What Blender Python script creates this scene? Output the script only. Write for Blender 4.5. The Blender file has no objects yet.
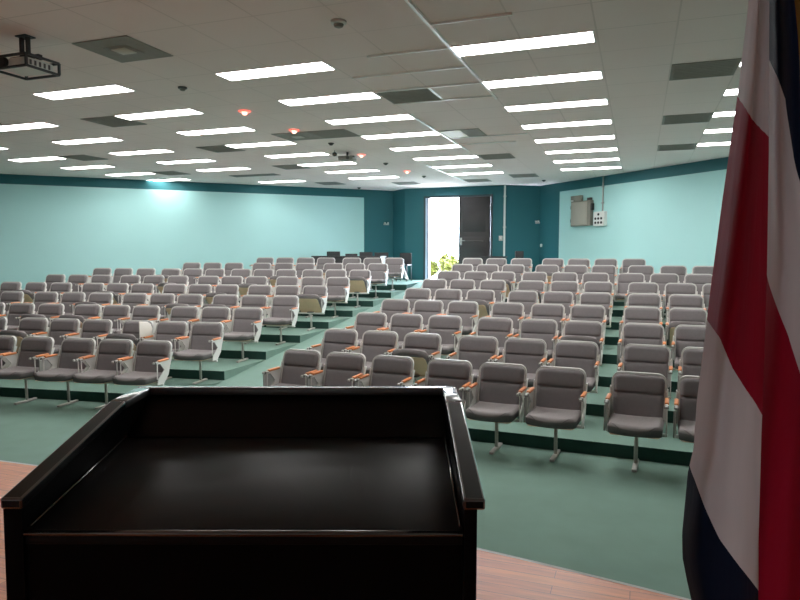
import bpy, bmesh, math, random
from mathutils import Vector, Matrix

random.seed(7)
PI = math.pi
scene = bpy.context.scene
COL = scene.collection

# ------------------------------------------------------------------ materials
def lin(c):
    c = c / 255.0
    return c / 12.92 if c <= 0.04045 else ((c + 0.055) / 1.055) ** 2.4

def rgb(r, g, b):
    return (lin(r), lin(g), lin(b), 1.0)

def new_mat(name):
    m = bpy.data.materials.new(name)
    m.use_nodes = True
    nt = m.node_tree
    nt.nodes.clear()
    out = nt.nodes.new('ShaderNodeOutputMaterial')
    bs = nt.nodes.new('ShaderNodeBsdfPrincipled')
    nt.links.new(bs.outputs[0], out.inputs[0])
    return m, nt, bs

def mat(name, col, rough=0.6, metal=0.0, var=0.08, scale=8.0, bump=0.0, bscale=200.0, spec=0.5, coat=0.0):
    """Principled surface whose colour wanders a little with a noise in object space."""
    m, nt, bs = new_mat(name)
    N, Lk = nt.nodes, nt.links
    tc = N.new('ShaderNodeTexCoord')
    nz = N.new('ShaderNodeTexNoise'); nz.inputs['Scale'].default_value = scale; nz.inputs['Detail'].default_value = 4
    Lk.new(tc.outputs['Object'], nz.inputs['Vector'])
    mx = N.new('ShaderNodeMix'); mx.data_type = 'RGBA'
    mx.inputs['A'].default_value = tuple(c * (1 - var) for c in col[:3]) + (1,)
    mx.inputs['B'].default_value = tuple(min(1, c * (1 + var)) for c in col[:3]) + (1,)
    Lk.new(nz.outputs['Fac'], mx.inputs['Factor'])
    Lk.new(mx.outputs['Result'], bs.inputs['Base Color'])
    bs.inputs['Roughness'].default_value = rough
    bs.inputs['Metallic'].default_value = metal
    bs.inputs['Specular IOR Level'].default_value = spec
    bs.inputs['Coat Weight'].default_value = coat
    bs.inputs['Coat Roughness'].default_value = 0.08
    if bump:
        n2 = N.new('ShaderNodeTexNoise'); n2.inputs['Scale'].default_value = bscale; n2.inputs['Detail'].default_value = 2
        Lk.new(tc.outputs['Object'], n2.inputs['Vector'])
        bp = N.new('ShaderNodeBump'); bp.inputs['Strength'].default_value = bump; bp.inputs['Distance'].default_value = 0.004
        Lk.new(n2.outputs['Fac'], bp.inputs['Height'])
        Lk.new(bp.outputs[0], bs.inputs['Normal'])
    return m

def emit(name, col, strength, base=(0.8, 0.8, 0.8, 1)):
    m, nt, bs = new_mat(name)
    bs.inputs['Base Color'].default_value = base
    bs.inputs['Emission Color'].default_value = col
    bs.inputs['Emission Strength'].default_value = strength
    return m

LIGHT_E = 9.0
M = {}
M['teal_light'] = mat('pale_teal_paint', rgb(168, 215, 214), 0.75, var=0.03, scale=1.2, spec=0.2)
M['teal_dark'] = mat('dark_teal_paint', rgb(32, 92, 99), 0.6, var=0.05, scale=1.5, spec=0.3)
M['plain_wall'] = mat('rear_wall_paint', rgb(214, 210, 204), 0.8, var=0.03, scale=1.0, spec=0.2)
M['carpet'] = mat('green_carpet', rgb(114, 142, 131), 0.95, var=0.14, scale=3.0, bump=0.3, bscale=260, spec=0.1)
M['riser'] = mat('carpet_painted_shade', rgb(50, 76, 70), 0.95, var=0.15, scale=5.0, spec=0.05)  # same carpet as the treads, with the shade on upright faces painted in
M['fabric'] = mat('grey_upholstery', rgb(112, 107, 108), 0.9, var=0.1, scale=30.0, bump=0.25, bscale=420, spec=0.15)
M['fabric_lit'] = mat('lit_seat_upholstery', rgb(132, 126, 126), 0.9, var=0.1, scale=30.0, bump=0.25, bscale=420, spec=0.15)  # backrest fabric made lighter: overhead light on the seat tops painted in
M['fabric_shade'] = mat('seat_edge_painted_shade', rgb(102, 97, 97), 0.9, var=0.1, scale=30.0, spec=0.1)  # same upholstery, shading of the steep seat edges painted in darker
M['shell'] = mat('pale_grey_plastic', rgb(182, 180, 176), 0.5, var=0.04, scale=6.0)
M['metal'] = mat('pale_grey_paint_metal', rgb(214, 213, 208), 0.45, var=0.05, scale=9.0)
M['bracket'] = mat('worn_bracket_metal', rgb(176, 174, 168), 0.4, metal=0.2, var=0.25, scale=40.0)
M['dark_metal'] = mat('dark_bracket_metal', rgb(70, 70, 68), 0.45, metal=0.2, var=0.1)
M['wood_pad'] = mat('orange_wood', rgb(205, 122, 66), 0.4, var=0.25, scale=25.0)
M['board'] = mat('beige_seat_board', rgb(226, 188, 154), 0.6, var=0.12, scale=10.0)
M['tablet'] = mat('grey_tablet_board', rgb(150, 150, 146), 0.5, var=0.06)
M['tablet_white'] = mat('white_tablet_board', rgb(232, 226, 216), 0.5, var=0.03)
M['black'] = mat('black_lacquer', (0.004, 0.004, 0.0045, 1), 0.3, var=0.3, scale=6.0, spec=0.05)
M['black_top'] = mat('black_lacquer_board', (0.009, 0.0082, 0.0082, 1), 0.40, var=0.35, scale=5.0, spec=0.12)
M['black_rail'] = mat('black_lacquer_rail', (0.010, 0.011, 0.012, 1), 0.24, var=0.3, scale=7.0, spec=0.14)
M['black_cap'] = mat('polished_black_cap', (0.02, 0.021, 0.022, 1), 0.5, var=0.3, scale=7.0, spec=1.0, coat=1.0)
M['black_edge'] = mat('polished_black_edge', (0.012, 0.012, 0.013, 1), 0.22, var=0.2, scale=7.0, spec=1.0, coat=1.0)
M['dark_wood'] = mat('dark_desk', rgb(44, 42, 44), 0.5, var=0.2)
M['black_plastic'] = mat('black_plastic', rgb(30, 32, 34), 0.5, var=0.2)
M['door'] = mat('dark_brown_door', rgb(46, 42, 42), 0.55, var=0.15, scale=3.0)
M['frame'] = mat('dark_teal_door_frame', rgb(34, 48, 54), 0.5, var=0.1)
M['frame_daylit'] = mat('daylit_jamb_strip', rgb(196, 206, 232), 0.4, var=0.05)  # daylight falling on the jamb, painted in as pale blue
M['steel'] = mat('brushed_steel', rgb(170, 170, 168), 0.35, metal=0.8, var=0.1)
M['box_grey'] = mat('grey_cabinet_paint', rgb(158, 154, 142), 0.5, var=0.06, scale=3.0)
M['box_edge'] = mat('grey_cabinet_edge', rgb(122, 120, 110), 0.5, var=0.06, scale=3.0)
M['white_pl'] = mat('white_plastic', rgb(214, 216, 212), 0.45, var=0.04)
M['vent'] = mat('grey_vent_panel', rgb(146, 144, 138), 0.85, var=0.12, scale=14.0, spec=0.1)
M['vent_mid'] = mat('pale_vent_core', rgb(200, 198, 188), 0.8, var=0.08, scale=10.0, spec=0.1)
M['tbar'] = mat('white_ceiling_bar', rgb(252, 252, 250), 0.3, var=0.01, spec=0.9)
M['fix_frame'] = mat('white_fixture_frame', rgb(225, 225, 222), 0.5, var=0.03)
M['lamp'] = emit('lit_diffuser', (1.0, 0.985, 0.96, 1), LIGHT_E)
M['glow'] = emit('painted_glare', (1.0, 0.98, 0.8, 1), 0.05, rgb(190, 190, 165))  # weak emission standing in for glare off the neighbouring light
M['red_glow'] = emit('red_lamp_glow', (1.0, 0.07, 0.035, 1), 0.7)
M['hot_glow'] = emit('hot_lamp_core', (1.0, 0.34, 0.24, 1), 2.2)
M['cloth_white'] = mat('white_fabric', rgb(236, 234, 240), 0.9, var=0.03, spec=0.1)
M['pole'] = mat('gold_pole', rgb(150, 120, 60), 0.35, metal=0.6, var=0.1)
M['ground'] = mat('pale_outdoor_paving', rgb(205, 205, 198), 0.9, var=0.06, scale=2.0)
M['leaf'] = mat('shrub_leaf', rgb(92, 96, 32), 0.6, var=0.35, scale=9.0)
M['petal'] = mat('pink_petal', rgb(120, 40, 50), 0.6, var=0.2, scale=9.0)
M['stem'] = mat('shrub_stem', rgb(90, 76, 50), 0.8, var=0.2)
M['ext_wall'] = mat('outer_wall', rgb(200, 200, 196), 0.9, var=0.03)

def ceiling_mat():
    """Painted lay-in tiles: faint grooves on a 0.61 m grid, straight from object coordinates."""
    m, nt, bs = new_mat('ceiling_tiles')
    N, Lk = nt.nodes, nt.links
    tc = N.new('ShaderNodeTexCoord')
    sp = N.new('ShaderNodeSeparateXYZ'); Lk.new(tc.outputs['Object'], sp.inputs[0])
    def grid(sock, off, step, half):
        a = N.new('ShaderNodeMath'); a.operation = 'SUBTRACT'; a.inputs[1].default_value = off; Lk.new(sock, a.inputs[0])
        p = N.new('ShaderNodeMath'); p.operation = 'PINGPONG'; p.inputs[1].default_value = step / 2; Lk.new(a.outputs[0], p.inputs[0])
        l = N.new('ShaderNodeMath'); l.operation = 'LESS_THAN'; l.inputs[1].default_value = half; Lk.new(p.outputs[0], l.inputs[0])
        return l.outputs[0]
    gx = grid(sp.outputs['X'], -1.605, 0.615, 0.007)
    gy = grid(sp.outputs['Y'], 5.642, 0.61, 0.007)
    mxm = N.new('ShaderNodeMath'); mxm.operation = 'MAXIMUM'; Lk.new(gx, mxm.inputs[0]); Lk.new(gy, mxm.inputs[1])
    nz = N.new('ShaderNodeTexNoise'); nz.inputs['Scale'].default_value = 0.9; nz.inputs['Detail'].default_value = 5
    Lk.new(tc.outputs['Object'], nz.inputs['Vector'])
    nm = N.new('ShaderNodeMath'); nm.operation = 'MULTIPLY'; Lk.new(mxm.outputs[0], nm.inputs[0]); Lk.new(nz.outputs['Fac'], nm.inputs[1])
    base = N.new('ShaderNodeMix'); base.data_type = 'RGBA'
    base.inputs['A'].default_value = rgb(236, 219, 214); base.inputs['B'].default_value = rgb(243, 229, 224)
    Lk.new(nz.outputs['Fac'], base.inputs['Factor'])
    mx = N.new('ShaderNodeMix'); mx.data_type = 'RGBA'
    Lk.new(nm.outputs[0], mx.inputs['Factor']); Lk.new(base.outputs['Result'], mx.inputs['A'])
    mx.inputs['B'].default_value = rgb(208, 193, 187)
    Lk.new(mx.outputs['Result'], bs.inputs['Base Color'])
    bs.inputs['Roughness'].default_value = 0.8
    bs.inputs['Specular IOR Level'].default_value = 0.2
    return m
M['ceiling'] = ceiling_mat()

def stage_mat():
    """Glossy red-brown strip boards running along x."""
    m, nt, bs = new_mat('stage_boards')
    N, Lk = nt.nodes, nt.links
    tc = N.new('ShaderNodeTexCoord')
    br = N.new('ShaderNodeTexBrick')
    br.inputs['Scale'].default_value = 1.0; br.inputs['Brick Width'].default_value = 0.9; br.inputs['Row Height'].default_value = 0.075
    br.inputs['Mortar Size'].default_value = 0.0012; br.offset = 0.37
    br.inputs['Color1'].default_value = rgb(226, 132, 76); br.inputs['Color2'].default_value = rgb(206, 112, 60); br.inputs['Mortar'].default_value = rgb(90, 48, 36)
    Lk.new(tc.outputs['Object'], br.inputs['Vector'])
    mp = N.new('ShaderNodeMapping'); mp.inputs['Scale'].default_value = (2.5, 26, 1); Lk.new(tc.outputs['Object'], mp.inputs['Vector'])
    nz = N.new('ShaderNodeTexNoise'); nz.inputs['Scale'].default_value = 2.0; nz.inputs['Detail'].default_value = 6; Lk.new(mp.outputs[0], nz.inputs['Vector'])
    mx = N.new('ShaderNodeMix'); mx.data_type = 'RGBA'; mx.blend_type = 'MULTIPLY'; mx.inputs['Factor'].default_value = 0.55
    rp = N.new('ShaderNodeValToRGB'); rp.color_ramp.elements[0].position = 0.3; rp.color_ramp.elements[0].color = (0.45, 0.4, 0.38, 1); rp.color_ramp.elements[1].position = 0.65; rp.color_ramp.elements[1].color = (1, 1, 1, 1)
    Lk.new(nz.outputs['Fac'], rp.inputs[0]); Lk.new(br.outputs['Color'], mx.inputs['A']); Lk.new(rp.outputs[0], mx.inputs['B'])
    Lk.new(mx.outputs['Result'], bs.inputs['Base Color'])
    bs.inputs['Roughness'].default_value = 0.42
    bs.inputs['Coat Weight'].default_value = 0.12
    bs.inputs['Coat Roughness'].default_value = 0.25
    return m
M['stage'] = stage_mat()

def flag_mat():
    """Woven cloth with five printed bands, read across the cloth from the u coordinate (0..6)."""
    m, nt, bs = new_mat('flag_cloth')
    N, Lk = nt.nodes, nt.links
    uv = N.new('ShaderNodeUVMap'); uv.uv_map = 'bands'
    sp = N.new('ShaderNodeSeparateXYZ'); Lk.new(uv.outputs[0], sp.inputs[0])
    rp = N.new('ShaderNodeValToRGB'); cr = rp.color_ramp; cr.interpolation = 'CONSTANT'
    blue, white, red = (0.006, 0.010, 0.024, 1), (0.64, 0.56, 0.57, 1), (0.30, 0.006, 0.022, 1)
    cr.elements[0].position = 0.0; cr.elements[0].color = blue
    cr.elements[1].position = 1 / 6; cr.elements[1].color = white
    for pos, c in ((2 / 6, red), (4 / 6, white), (5 / 6, blue)):
        e = cr.elements.new(pos); e.color = c
    Lk.new(sp.outputs[0], rp.inputs[0])
    tc = N.new('ShaderNodeTexCoord')
    mp = N.new('ShaderNodeMapping'); mp.inputs['Scale'].default_value = (9, 9, 1.2); Lk.new(tc.outputs['Object'], mp.inputs['Vector'])
    nz = N.new('ShaderNodeTexNoise'); nz.inputs['Scale'].default_value = 3; nz.inputs['Detail'].default_value = 3; Lk.new(mp.outputs[0], nz.inputs['Vector'])
    mx = N.new('ShaderNodeMix'); mx.data_type = 'RGBA'; mx.blend_type = 'MULTIPLY'; mx.inputs['Factor'].default_value = 0.2
    Lk.new(rp.outputs[0], mx.inputs['A']); Lk.new(nz.outputs['Fac'], mx.inputs['B'])
    Lk.new(mx.outputs['Result'], bs.inputs['Base Color'])
    bs.inputs['Roughness'].default_value = 0.75
    tr = N.new('ShaderNodeBsdfTranslucent'); Lk.new(mx.outputs['Result'], tr.inputs['Color'])
    ms = N.new('ShaderNodeMixShader'); ms.inputs[0].default_value = 0.4
    out = [n for n in N if n.type == 'OUTPUT_MATERIAL'][0]
    Lk.new(bs.outputs[0], ms.inputs[1]); Lk.new(tr.outputs[0], ms.inputs[2]); Lk.new(ms.outputs[0], out.inputs[0])
    bs.inputs['Specular IOR Level'].default_value = 0.12
    bs.inputs['Sheen Weight'].default_value = 0.08
    bp = N.new('ShaderNodeBump'); bp.inputs['Strength'].default_value = 0.25; bp.inputs['Distance'].default_value = 0.01
    Lk.new(nz.outputs['Fac'], bp.inputs['Height']); Lk.new(bp.outputs[0], bs.inputs['Normal'])
    return m
M['flag'] = flag_mat()

# ------------------------------------------------------------------ mesh helpers
class MB:
    """Collects shapes into one mesh; each shape carries a material slot."""
    def __init__(self):
        self.bm = bmesh.new(); self.mats = []
    def slot(self, m):
        if m not in self.mats: self.mats.append(m)
        return self.mats.index(m)
    def faces(self, verts, faces, m, smooth=False):
        vs = [self.bm.verts.new(v) for v in verts]; k = self.slot(m); out = []
        for f in faces:
            try:
                fc = self.bm.faces.new([vs[i] for i in f])
            except ValueError:
                continue
            fc.material_index = k; fc.smooth = smooth; out.append(fc)
        return vs, out
    def box(self, lo, hi, m, bevel=0.0, seg=2, mtx=None):
        x0, y0, z0 = lo; x1, y1, z1 = hi
        t = bmesh.new()
        bmesh.ops.create_cube(t, size=1)
        for v in t.verts:
            v.co = Vector(((x0 + x1) / 2 + v.co.x * (x1 - x0), (y0 + y1) / 2 + v.co.y * (y1 - y0), (z0 + z1) / 2 + v.co.z * (z1 - z0)))
        if bevel:
            bmesh.ops.bevel(t, geom=t.edges[:], offset=bevel, segments=seg, affect='EDGES', profile=0.5)
        self.merge(t, m, smooth=bool(bevel), mtx=mtx)
    def merge(self, t, m, smooth=False, mtx=None, edge=None):
        t.verts.index_update()
        vs = [(mtx @ v.co) if mtx is not None else v.co.copy() for v in t.verts]
        fs = [[v.index for v in f.verts] for f in t.faces]
        marks = [f.material_index for f in t.faces]
        _, made = self.faces(vs, fs, m, smooth)
        if edge is not None and len(made) == len(marks):
            k = self.slot(edge)
            for f, mk in zip(made, marks):
                if mk: f.material_index = k
        t.free()
    def prism(self, poly, axis, a, b, m, bevel=0.0, edge=None):
        """poly: 2-D outline; extruded along axis ('x','y','z') from a to b."""
        def p3(p, t):
            return (t, p[0], p[1]) if axis == 'x' else (p[0], t, p[1]) if axis == 'y' else (p[0], p[1], t)
        t = bmesh.new()
        lo = [t.verts.new(p3(p, a)) for p in poly]; hi = [t.verts.new(p3(p, b)) for p in poly]
        n = len(poly)
        t.faces.new(lo); t.faces.new(hi[::-1])
        for i in range(n):
            t.faces.new([lo[i], hi[i], hi[(i + 1) % n], lo[(i + 1) % n]])
        bmesh.ops.recalc_face_normals(t, faces=t.faces[:])
        if bevel:
            bmesh.ops.bevel(t, geom=t.edges[:], offset=bevel, segments=3 if edge else 2, affect='EDGES', profile=0.5, material=1 if edge else -1)
        self.merge(t, m, smooth=bool(bevel) and edge is None, edge=edge)
    def tube(self, pts, r, m, n=10):
        pts = [Vector(p) for p in pts]; rings = []; k = self.slot(m)
        for i, p in enumerate(pts):
            d = (pts[min(i + 1, len(pts) - 1)] - pts[max(i - 1, 0)]).normalized()
            u = d.orthogonal().normalized() if abs(d.z) < 0.95 else Vector((1, 0, 0))
            u = (u - d * u.dot(d)).normalized(); w = d.cross(u)
            rr = r[i] if isinstance(r, (list, tuple)) else r
            rings.append([self.bm.verts.new(p + (u * math.cos(2 * PI * j / n) + w * math.sin(2 * PI * j / n)) * rr) for j in range(n)])
        for a, b in zip(rings, rings[1:]):
            for j in range(n):
                f = self.bm.faces.new([a[j], a[(j + 1) % n], b[(j + 1) % n], b[j]]); f.material_index = k; f.smooth = True
        for ring, flip in ((rings[0], True), (rings[-1], False)):
            f = self.bm.faces.new(ring[::-1] if flip else ring); f.material_index = k
    def lathe(self, prof, m, n=20, at=(0, 0, 0)):
        ax, ay, az = at; k = self.slot(m); rings = []
        for r, z in prof:
            rings.append([self.bm.verts.new((ax + r * math.cos(2 * PI * j / n), ay + r * math.sin(2 * PI * j / n), az + z)) for j in range(n)])
        for a, b in zip(rings, rings[1:]):
            for j in range(n):
                f = self.bm.faces.new([a[j], a[(j + 1) % n], b[(j + 1) % n], b[j]]); f.material_index = k; f.smooth = True
        f = self.bm.faces.new(rings[0][::-1]); f.material_index = k
        f = self.bm.faces.new(rings[-1]); f.material_index = k
    def build(self, name, parent=None, fix=True, loc=None):
        if fix: bmesh.ops.recalc_face_normals(self.bm, faces=self.bm.faces[:])
        me = bpy.data.meshes.new(name); self.bm.to_mesh(me); self.bm.free()
        for m in self.mats: me.materials.append(m)
        o = bpy.data.objects.new(name, me); COL.objects.link(o)
        if parent is not None: o.parent = parent
        if loc is not None: o.location = loc
        return o

def tag(o, label, cat, group=None):
    o['label'] = label; o['category'] = cat
    if group: o['group'] = group
    return o

def empty(name, label, cat, loc=(0, 0, 0), rz=0.0, group=None):
    o = bpy.data.objects.new(name, None); COL.objects.link(o)
    o.location = loc; o.rotation_euler = (0, 0, rz); o.empty_display_size = 0.1
    return tag(o, label, cat, group)

def struct(o):
    o['kind'] = 'structure'; return o

KIDS = {}
def children_of(o):
    return KIDS.setdefault(o.name, [c for c in bpy.data.objects if c.parent == o])

def copy_tree(o, parent=None):
    c = o.copy(); COL.objects.link(c)
    if parent is not None: c.parent = parent
    for ch in children_of(o): copy_tree(ch, c)
    return c

ORD = ['', 'first', 'second', 'third', 'fourth', 'fifth', 'sixth', 'seventh', 'eighth', 'ninth', 'tenth', 'eleventh', 'twelfth']

# ------------------------------------------------------------------ plan of the hall  (x across, y away from the stage, z up; floor in front of row one is 0)
CZ = 3.694                       # ceiling
RISE = 0.1255                    # height of one terrace
A_L, P_L, S_L = 6.907, 1.0762, 0.1444      # bank across the ramp: back-top line of row one, row pitch, skew
A_M, P_M, S_M = 6.370, 1.0307, -0.0467     # the two other banks
def line_l(k, x): return A_L + P_L * (k - 1) + S_L * (x + 2.5)
def line_m(k, x): return A_M + P_M * (k - 1) + S_M * (x + 2.5)
W0, W1, W2, W3 = (-6.62, 17.43), (-6.12, 17.03), (-3.30, 16.96), (-2.49, 17.45)
LWE = (-17.0, 17.43 - 0.9279 * 10.38)      # long wall runs out of the frame
RWE = (8.5, 17.45 - 0.9824 * 10.99)
YB = -3.2

# ------------------------------------------------------------------ walls
def wall(name, pts, m_list, z0=-0.05, z1=CZ + 0.02, thick=0.12, cuts=None):
    """Flat wall from pts[0] to pts[1]; cuts = list of (t0, t1, za, zb, material) painted fields tiling the inner face."""
    p0, p1 = Vector(pts[0] + (0,)), Vector(pts[1] + (0,))
    d = (p1 - p0); L = d.length; d /= L
    n = Vector((d.y, -d.x, 0))                 # towards the outside is -n*side
    b = MB()
    for (t0, t1, za, zb, m) in (cuts or [(0, L, z0, z1, m_list)]):
        q = [p0 + d * t0, p0 + d * t1]
        t1v = [(q[0].x, q[0].y, za), (q[1].x, q[1].y, za), (q[1].x, q[1].y, zb), (q[0].x, q[0].y, zb)]
        b.faces(t1v, [(0, 1, 2, 3)], m)
    # outer face
    side = Vector((0, 6, 0)) - (p0 + p1) / 2
    if n.dot(side) > 0: n = -n
    a0, a1 = p0 + n * thick, p1 + n * thick
    b.faces([(a0.x, a0.y, z0), (a1.x, a1.y, z0), (a1.x, a1.y, z1), (a0.x, a0.y, z1)], [(0, 1, 2, 3)], M['ext_wall'])
    b.faces([(p0.x, p0.y, z1), (p1.x, p1.y, z1), (a1.x, a1.y, z1), (a0.x, a0.y, z1)], [(0, 1, 2, 3)], M['ext_wall'])
    return struct(b.build(name, fix=False))

BAND = 3.472
LL_ = (Vector(LWE) - Vector(W0)).length
wall('wall_long', (W0, LWE), None, cuts=[
    (0, 0.88, -0.05, BAND, M['teal_dark']), (0, LL_, BAND, CZ + 0.02, M['teal_dark']), (0.88, LL_, -0.05, BAND, M['teal_light'])])
RR_ = (Vector(RWE) - Vector(W3)).length
wall('wall_flag_side', (W3, RWE), None, cuts=[
    (0, 0.80, -0.05, BAND, M['teal_dark']), (0, RR_, BAND, CZ + 0.02, M['teal_dark']), (0.80, RR_, -0.05, BAND, M['teal_light'])])
wall('wall_long_return', (W0, W1), M['teal_dark'])
wall('wall_door_return', (W2, W3), M['teal_dark'])
wall('wall_stage_left', (LWE, (LWE[0], YB)), M['plain_wall'])
wall('wall_stage_right', (RWE, (RWE[0], YB)), M['plain_wall'])
wall('wall_behind_stage', ((LWE[0], YB), (RWE[0], YB)), M['plain_wall'])

# door wall with its opening
DX0, DX1, DZ0, DZ1 = -5.56, -3.64, 1.19, 3.47
def door_y(x): return W1[1] + (W2[1] - W1[1]) * (x - W1[0]) / (W2[0] - W1[0])
b = MB()
for xa, xb, za, zb in ((W1[0], DX0, -0.05, CZ + 0.02), (DX1, W2[0], -0.05, CZ + 0.02), (DX0, DX1, DZ1, CZ + 0.02), (DX0, DX1, -0.05, DZ0)):
    ya, yb = door_y(xa), door_y(xb)
    v = [(xa, ya, za), (xb, yb, za), (xb, yb, zb), (xa, ya, zb), (xa, ya + 0.14, za), (xb, yb + 0.14, za), (xb, yb + 0.14, zb), (xa, ya + 0.14, zb)]
    b.faces(v, [(0, 1, 2, 3), (7, 6, 5, 4), (0, 3, 7, 4), (1, 5, 6, 2), (3, 2, 6, 7), (0, 4, 5, 1)], M['teal_dark'])
struct(b.build('wall_door'))

# frame, door leaves
b = MB()
yf = door_y(DX0)
b.box((DX0, yf - 0.03, DZ0), (DX0 + 0.05, yf + 0.17, DZ1), M['frame'])
b.box((DX1 - 0.05, door_y(DX1) - 0.03, DZ0), (DX1, door_y(DX1) + 0.17, DZ1), M['frame'])
b.box((DX0 + 0.05, yf - 0.035, DZ1 - 0.05), (DX1 - 0.05, yf + 0.165, DZ1), M['frame'])
b.box((DX0 + 0.05, yf - 0.02, DZ0), (DX0 + 0.115, yf + 0.10, DZ1 - 0.06), M['frame_daylit'])
b.box((DX0 + 0.115, yf - 0.02, DZ0), (DX0 + 0.14, yf + 0.16, DZ1 - 0.06), M['frame'])
fr = struct(b.build('trim_1'))

def door_leaf(name, hinge, ang, w, sgn):
    e = bpy.data.objects.new(name, None); COL.objects.link(e); e.location = hinge; e.rotation_euler = (0, 0, ang)
    struct(e)
    H = DZ1 - DZ0 - 0.052
    s = sgn
    bb = MB()
    x0, x1 = sorted((0.0, s * w))
    bb.box((x0, -0.022, 0.01), (x1, 0.022, H), M['door'], 0.003, 1)
    for za, zb in ((0.18, 0.62), (0.74, 1.18), (1.30, 2.02)):
        for ya, yb in ((-0.030, -0.021),):
            bb.box((x0 + 0.12, ya, za), (x1 - 0.12, yb, zb), M['door'], 0.006, 1)
    bb.build('door_panel', e)
    h = MB(); xh = s * (w - 0.07)
    h.box((xh - 0.03, -0.04, 0.95), (xh + 0.03, -0.0305, 1.15), M['steel'], 0.004, 1)
    h.tube([(xh, -0.03, 1.07), (xh, -0.075, 1.07), (xh - s * 0.11, -0.075, 1.07)], 0.009, M['steel'])
    h.build('door_handle', e)
    h = MB(); h.box((x0 + 0.10, -0.06, 1.04), (x1 - 0.18, -0.038, 1.075), M['dark_metal'], 0.006, 1)
    h.build('push_bar', e)
    for zz in (0.25, 1.1, 1.95):
        h = MB(); h.tube([(0, -0.028, zz - 0.05), (0, -0.028, zz + 0.05)], 0.010, M['steel']); h.build('hinge', e)
    return e
# the closed leaf stands a little proud of its jamb so daylight shows beside it
door_leaf('door_1', (DX1 - 0.0755, door_y(DX1) + 0.07, DZ0), math.radians(1.0), 0.86, -1)
door_leaf('door_2', (DX0 + 0.02, yf + 0.22, DZ0), math.radians(168), 0.9, 1)

# ------------------------------------------------------------------ floors
def clip(poly, p, n):
    """Keep the side of a convex polygon where (q-p).n >= 0."""
    out = []
    for i in range(len(poly)):
        a, c = Vector(poly[i]), Vector(poly[(i + 1) % len(poly)])
        da, dc = (a - p).dot(n), (c - p).dot(n)
        if da >= 0: out.append(tuple(a))
        if (da >= 0) != (dc >= 0):
            t = da / (da - dc); out.append(tuple(a + (c - a) * t))
    return out

def inside_hall(poly):
    eps = 0.004
    for p0, p1 in ((W0, LWE), (W3, RWE), (W1, W2)):
        p = Vector(p0); d = (Vector(p1) - p).normalized(); n = Vector((d.y, -d.x))
        if (Vector((-4.5, 5)) - p).dot(n) < 0: n = -n
        poly = clip(poly, p + n * eps, n)
        if len(poly) < 3: return []
    return poly

b = MB()
base = inside_hall([(LWE[0] + 0.01, YB + 0.01), (RWE[0] - 0.01, YB + 0.01), (RWE[0] - 0.01, 17.0), (LWE[0] + 0.01, 17.0)])
b.prism(base, 'z', -0.08, 0.0, M['carpet'])
struct(b.build('floor'))

XR0, XR1 = -5.36, -3.98          # the ramp aisle
def terrace(name, line, xa, xb, aisle_x):
    bb = MB()
    for k in range(1, 10):
        z = RISE * k
        poly = [(xa, line(k, xa) - 0.045), (xb, line(k, xb) - 0.045), (xb, line(k + 1, xb) - 0.045), (xa, line(k + 1, xa) - 0.045)]
        if k == 9:
            continue
        poly = inside_hall(poly)
        if len(poly) < 3: continue
        n = len(poly)
        # tread
        bb.faces([(p[0], p[1], z) for p in poly], [tuple(range(n))], M['carpet'])
        for i in range(n):
            p, q = poly[i], poly[(i + 1) % n]
            front = abs(p[1] - line(k, p[0]) + 0.045) < 1e-3 and abs(q[1] - line(k, q[0]) + 0.045) < 1e-3
            zb = z - RISE if front else 0.0
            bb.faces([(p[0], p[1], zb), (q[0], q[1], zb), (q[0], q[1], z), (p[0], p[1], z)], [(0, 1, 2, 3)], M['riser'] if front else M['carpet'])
    return struct(bb.build(name, fix=False))
terrace('floor_terrace_long_side', line_l, LWE[0] + 0.1, XR0, XR0)
terrace('floor_terrace_flag_side', line_m, XR1, RWE[0] - 0.1, XR1)

# rear landing, from the last riser to the door, rising very gently
b = MB()
ZL0, ZL1 = RISE * 9, 1.19
def zland(y): return ZL0 + (ZL1 - ZL0) * min(1, max(0, (y - 14.6) / (16.96 - 14.6)))
def landing(poly, fronts):
    poly = inside_hall(poly); n = len(poly)
    if n < 3: return
    b.faces([(p[0], p[1], zland(p[1])) for p in poly], [tuple(range(n))], M['carpet'])
    for i in range(n):
        p, q = poly[i], poly[(i + 1) % n]
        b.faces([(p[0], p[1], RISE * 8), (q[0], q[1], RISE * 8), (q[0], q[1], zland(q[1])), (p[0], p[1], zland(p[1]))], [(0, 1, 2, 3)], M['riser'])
landing([(LWE[0], line_l(9, LWE[0]) - 0.045), (XR0, line_l(9, XR0) - 0.045), (XR0, 18), (LWE[0], 18)], None)
landing([(XR1, line_m(9, XR1) - 0.045), (4, line_m(9, 4) - 0.045), (4, 18), (XR1, 18)], None)
struct(b.build('floor_landing', fix=False))

# the ramp aisle: one smooth slope between the banks
b = MB(); pv = None
rows = []
for k in range(1, 10):
    rows.append(((XR0, line_l(k, XR0) - 0.045), (XR1, line_m(k, XR1) - 0.045), RISE * (k - 1)))
rows.append(((XR0, 16.0), (XR1, 15.7), zland(15.9)))
rows.append(((XR0, 17.0), (XR1, 16.97), ZL1))
vv = []
for (pl, pr, z) in rows: vv += [(pl[0], pl[1], z), (pr[0], pr[1], z)]
b.faces(vv, [(2 * i, 2 * i + 1, 2 * i + 3, 2 * i + 2) for i in range(len(rows) - 1)], M['carpet'])
struct(b.build('floor_ramp', fix=False))

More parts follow.
